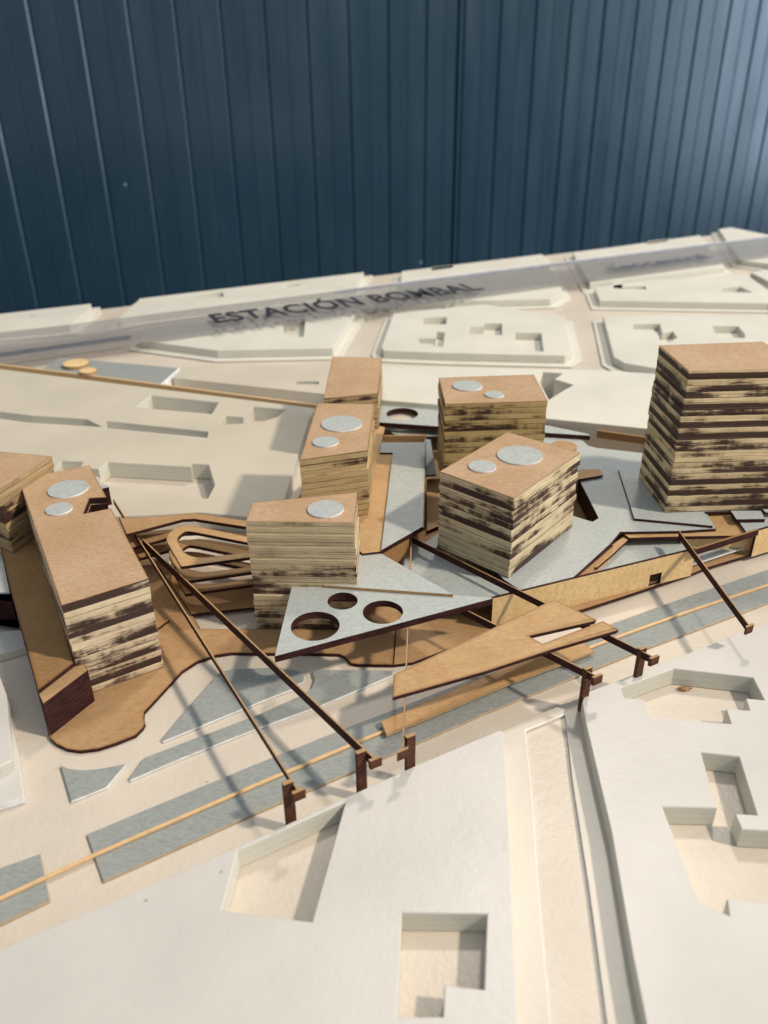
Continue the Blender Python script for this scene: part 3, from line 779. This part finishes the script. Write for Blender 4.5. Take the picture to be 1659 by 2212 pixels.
# ------------------------------------------------------------------ lettered acrylic strip
ZS = .0125
sa, sb = Vector(at((213, 747), ZS)), Vector(at((1659, 549), ZS)); ta = Vector(at((553, 650), ZS))
su = (sb - sa).normalized(); sn = Vector((-su.y, su.x)); sw = abs((ta - sa).dot(sn))
print('strip yaw', math.degrees(math.atan2(su.x, su.y)), 'U', math.degrees(math.atan2(U.x, U.y)), 'sw', sw)
es = empty('acrylic_strip', (sa.x, sa.y, ZS)); tag(es, 'clear acrylic strip lettered ESTACIÓN BOMBAL across the far blocks', 'acrylic strip')
p0 = sa - su * .35; p1 = sb + su * .25
bm = bmesh.new(); prism(bm, [[tuple(p0), tuple(p1), tuple(p1 + sn * sw), tuple(p0 + sn * sw)]], ZS - .003, ZS)
link('strip_sheet', bm, [M['acrylic'], M['acrylic']], es, (sa.x, sa.y, ZS - .003))
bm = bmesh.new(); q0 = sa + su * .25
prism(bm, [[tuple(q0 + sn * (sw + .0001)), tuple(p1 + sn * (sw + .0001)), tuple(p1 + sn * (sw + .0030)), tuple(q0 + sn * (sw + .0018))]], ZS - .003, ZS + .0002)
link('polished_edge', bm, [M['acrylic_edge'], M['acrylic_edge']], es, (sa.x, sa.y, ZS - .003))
bm = bmesh.new(); q1 = sa + su * .03
prism(bm, [[tuple(p0 + sn * .013), tuple(q1 + sn * .017), tuple(q1 + sn * .018), tuple(p0 + sn * .017)]], ZS - .0030, ZS + .0003)
link('dark_edge', bm, [M['ink_pale'], M['ink_pale']], es, (sa.x, sa.y, ZS - .003))

def text(body, pa, pb, size_px, mat, parent, name, bold=.0, z=ZS + .0004, flip=False):
    a, b_ = Vector(at(pa, z)), Vector(at(pb, z))
    cu = bpy.data.curves.new(name, 'FONT'); cu.body = body; cu.size = 1; cu.extrude = .004; cu.offset = bold; cu.space_character = 1.06
    o = bpy.data.objects.new(name, cu); COL.objects.link(o)
    bpy.context.view_layer.update()
    wdt = o.dimensions.x
    s = (b_ - a).length / wdt
    o.scale = (s, s * size_px, s); ang = math.atan2(b_.y - a.y, b_.x - a.x)
    dg = bpy.context.evaluated_depsgraph_get(); me = bpy.data.meshes.new_from_object(o.evaluated_get(dg))
    bpy.data.objects.remove(o)
    mo = bpy.data.objects.new(name, me); COL.objects.link(mo); me.materials.clear(); me.materials.append(mat)
    mo.parent = parent; mo.location = Vector((a.x, a.y, z)) - parent.location
    mo.scale = (s, s * size_px, s); mo.rotation_euler = (0, 0, ang)
    return mo
text('ESTACIÓN BOMBAL', (463, 698), (1044, 625), 1.5, M['ink'], es, 'lettering', .024)
text('neocentral', (1325, 584), (1536, 556), 1.0, M['ink_pale'], es, 'lettering', .02)
# row of tiny unreadable marks along the near edge
bm = bmesh.new(); rnd = random.Random(3)
a, b_ = Vector(at((466, 717), ZS)), Vector(at((1040, 641), ZS)); L = (b_ - a).length; s = 0
while s < L:
    w = rnd.uniform(.0025, .0055)
    p = a + su * s
    prism(bm, [[tuple(p), tuple(p + su * w), tuple(p + su * w + sn * .0035), tuple(p + sn * .0035)]], ZS + .0001, ZS + .0004)
    s += w + rnd.choice((.0025, .003, .003, .008))
link('small_lettering', bm, [M['ink_pale'], M['ink_pale']], es, (a.x, a.y, ZS))

# ------------------------------------------------------------------ camera
cam = bpy.data.cameras.new('camera'); co = bpy.data.objects.new('camera', cam); COL.objects.link(co)
cam.sensor_fit = 'VERTICAL'; cam.sensor_height = 36; cam.sensor_width = 27; cam.lens = F / 2212 * 36
cam.clip_start = .01; cam.clip_end = 50
co.matrix_world = Matrix.Translation(CAM) @ R.to_4x4()
cam.dof.use_dof = True; cam.dof.focus_distance = .345; cam.dof.aperture_fstop = 13
scene.camera = co

# ------------------------------------------------------------------ light
def area(name, loc, target, size, power, color, size_y=None):
    l = bpy.data.lights.new(name, 'AREA'); l.energy = power; l.color = color
    if size_y: l.shape = 'RECTANGLE'; l.size = size; l.size_y = size_y
    else: l.shape = 'DISK'; l.size = size
    o = bpy.data.objects.new(name, l); COL.objects.link(o); o.location = loc
    o.rotation_euler = (Vector(target) - Vector(loc)).to_track_quat('-Z', 'Y').to_euler()
    return o
T = Vector((0, .4, 0))
kd = Vector((.92, -.36, 1.0)).normalized()
area('key_lamp', T + kd * 5.0, T, .3, 215, (1.0, .88, .72))
kd2 = Vector((.35, .75, 1.25)).normalized()
area('back_lamp', T + kd2 * 2.6, T, .25, 22, (1.0, .92, .82))
wl = area('window_lamp', (4.0, .8, .75), (0, 1.2, .3), 1.2, 60, (.62, .80, 1.0), 2.4)
wl.data.specular_factor = 1.6
w = bpy.data.worlds.new('World'); scene.world = w; w.use_nodes = True
nt = w.node_tree; bg = nt.nodes['Background']
tc = nt.nodes.new('ShaderNodeTexCoord'); sx = nt.nodes.new('ShaderNodeSeparateXYZ'); nt.links.new(tc.outputs['Generated'], sx.inputs[0])
rp = ramp(nt, [(.0, (.01, .02, .03)), (.47, (.04, .07, .10)), (.60, (.38, .45, .53)), (1.0, (.74, .82, .90))])
nt.links.new(math_n(nt, 'MULTIPLY_ADD', sx.outputs[2], .5, .5), rp.inputs[0]); nt.links.new(rp.outputs[0], bg.inputs[0])
bg.inputs[1].default_value = .73

scene.render.engine = 'CYCLES'
scene.view_settings.view_transform = 'Standard'; scene.view_settings.look = 'None'
scene.view_settings.gamma = 1; scene.view_settings.exposure = .07
scene.render.resolution_x = 768; scene.render.resolution_y = 1024
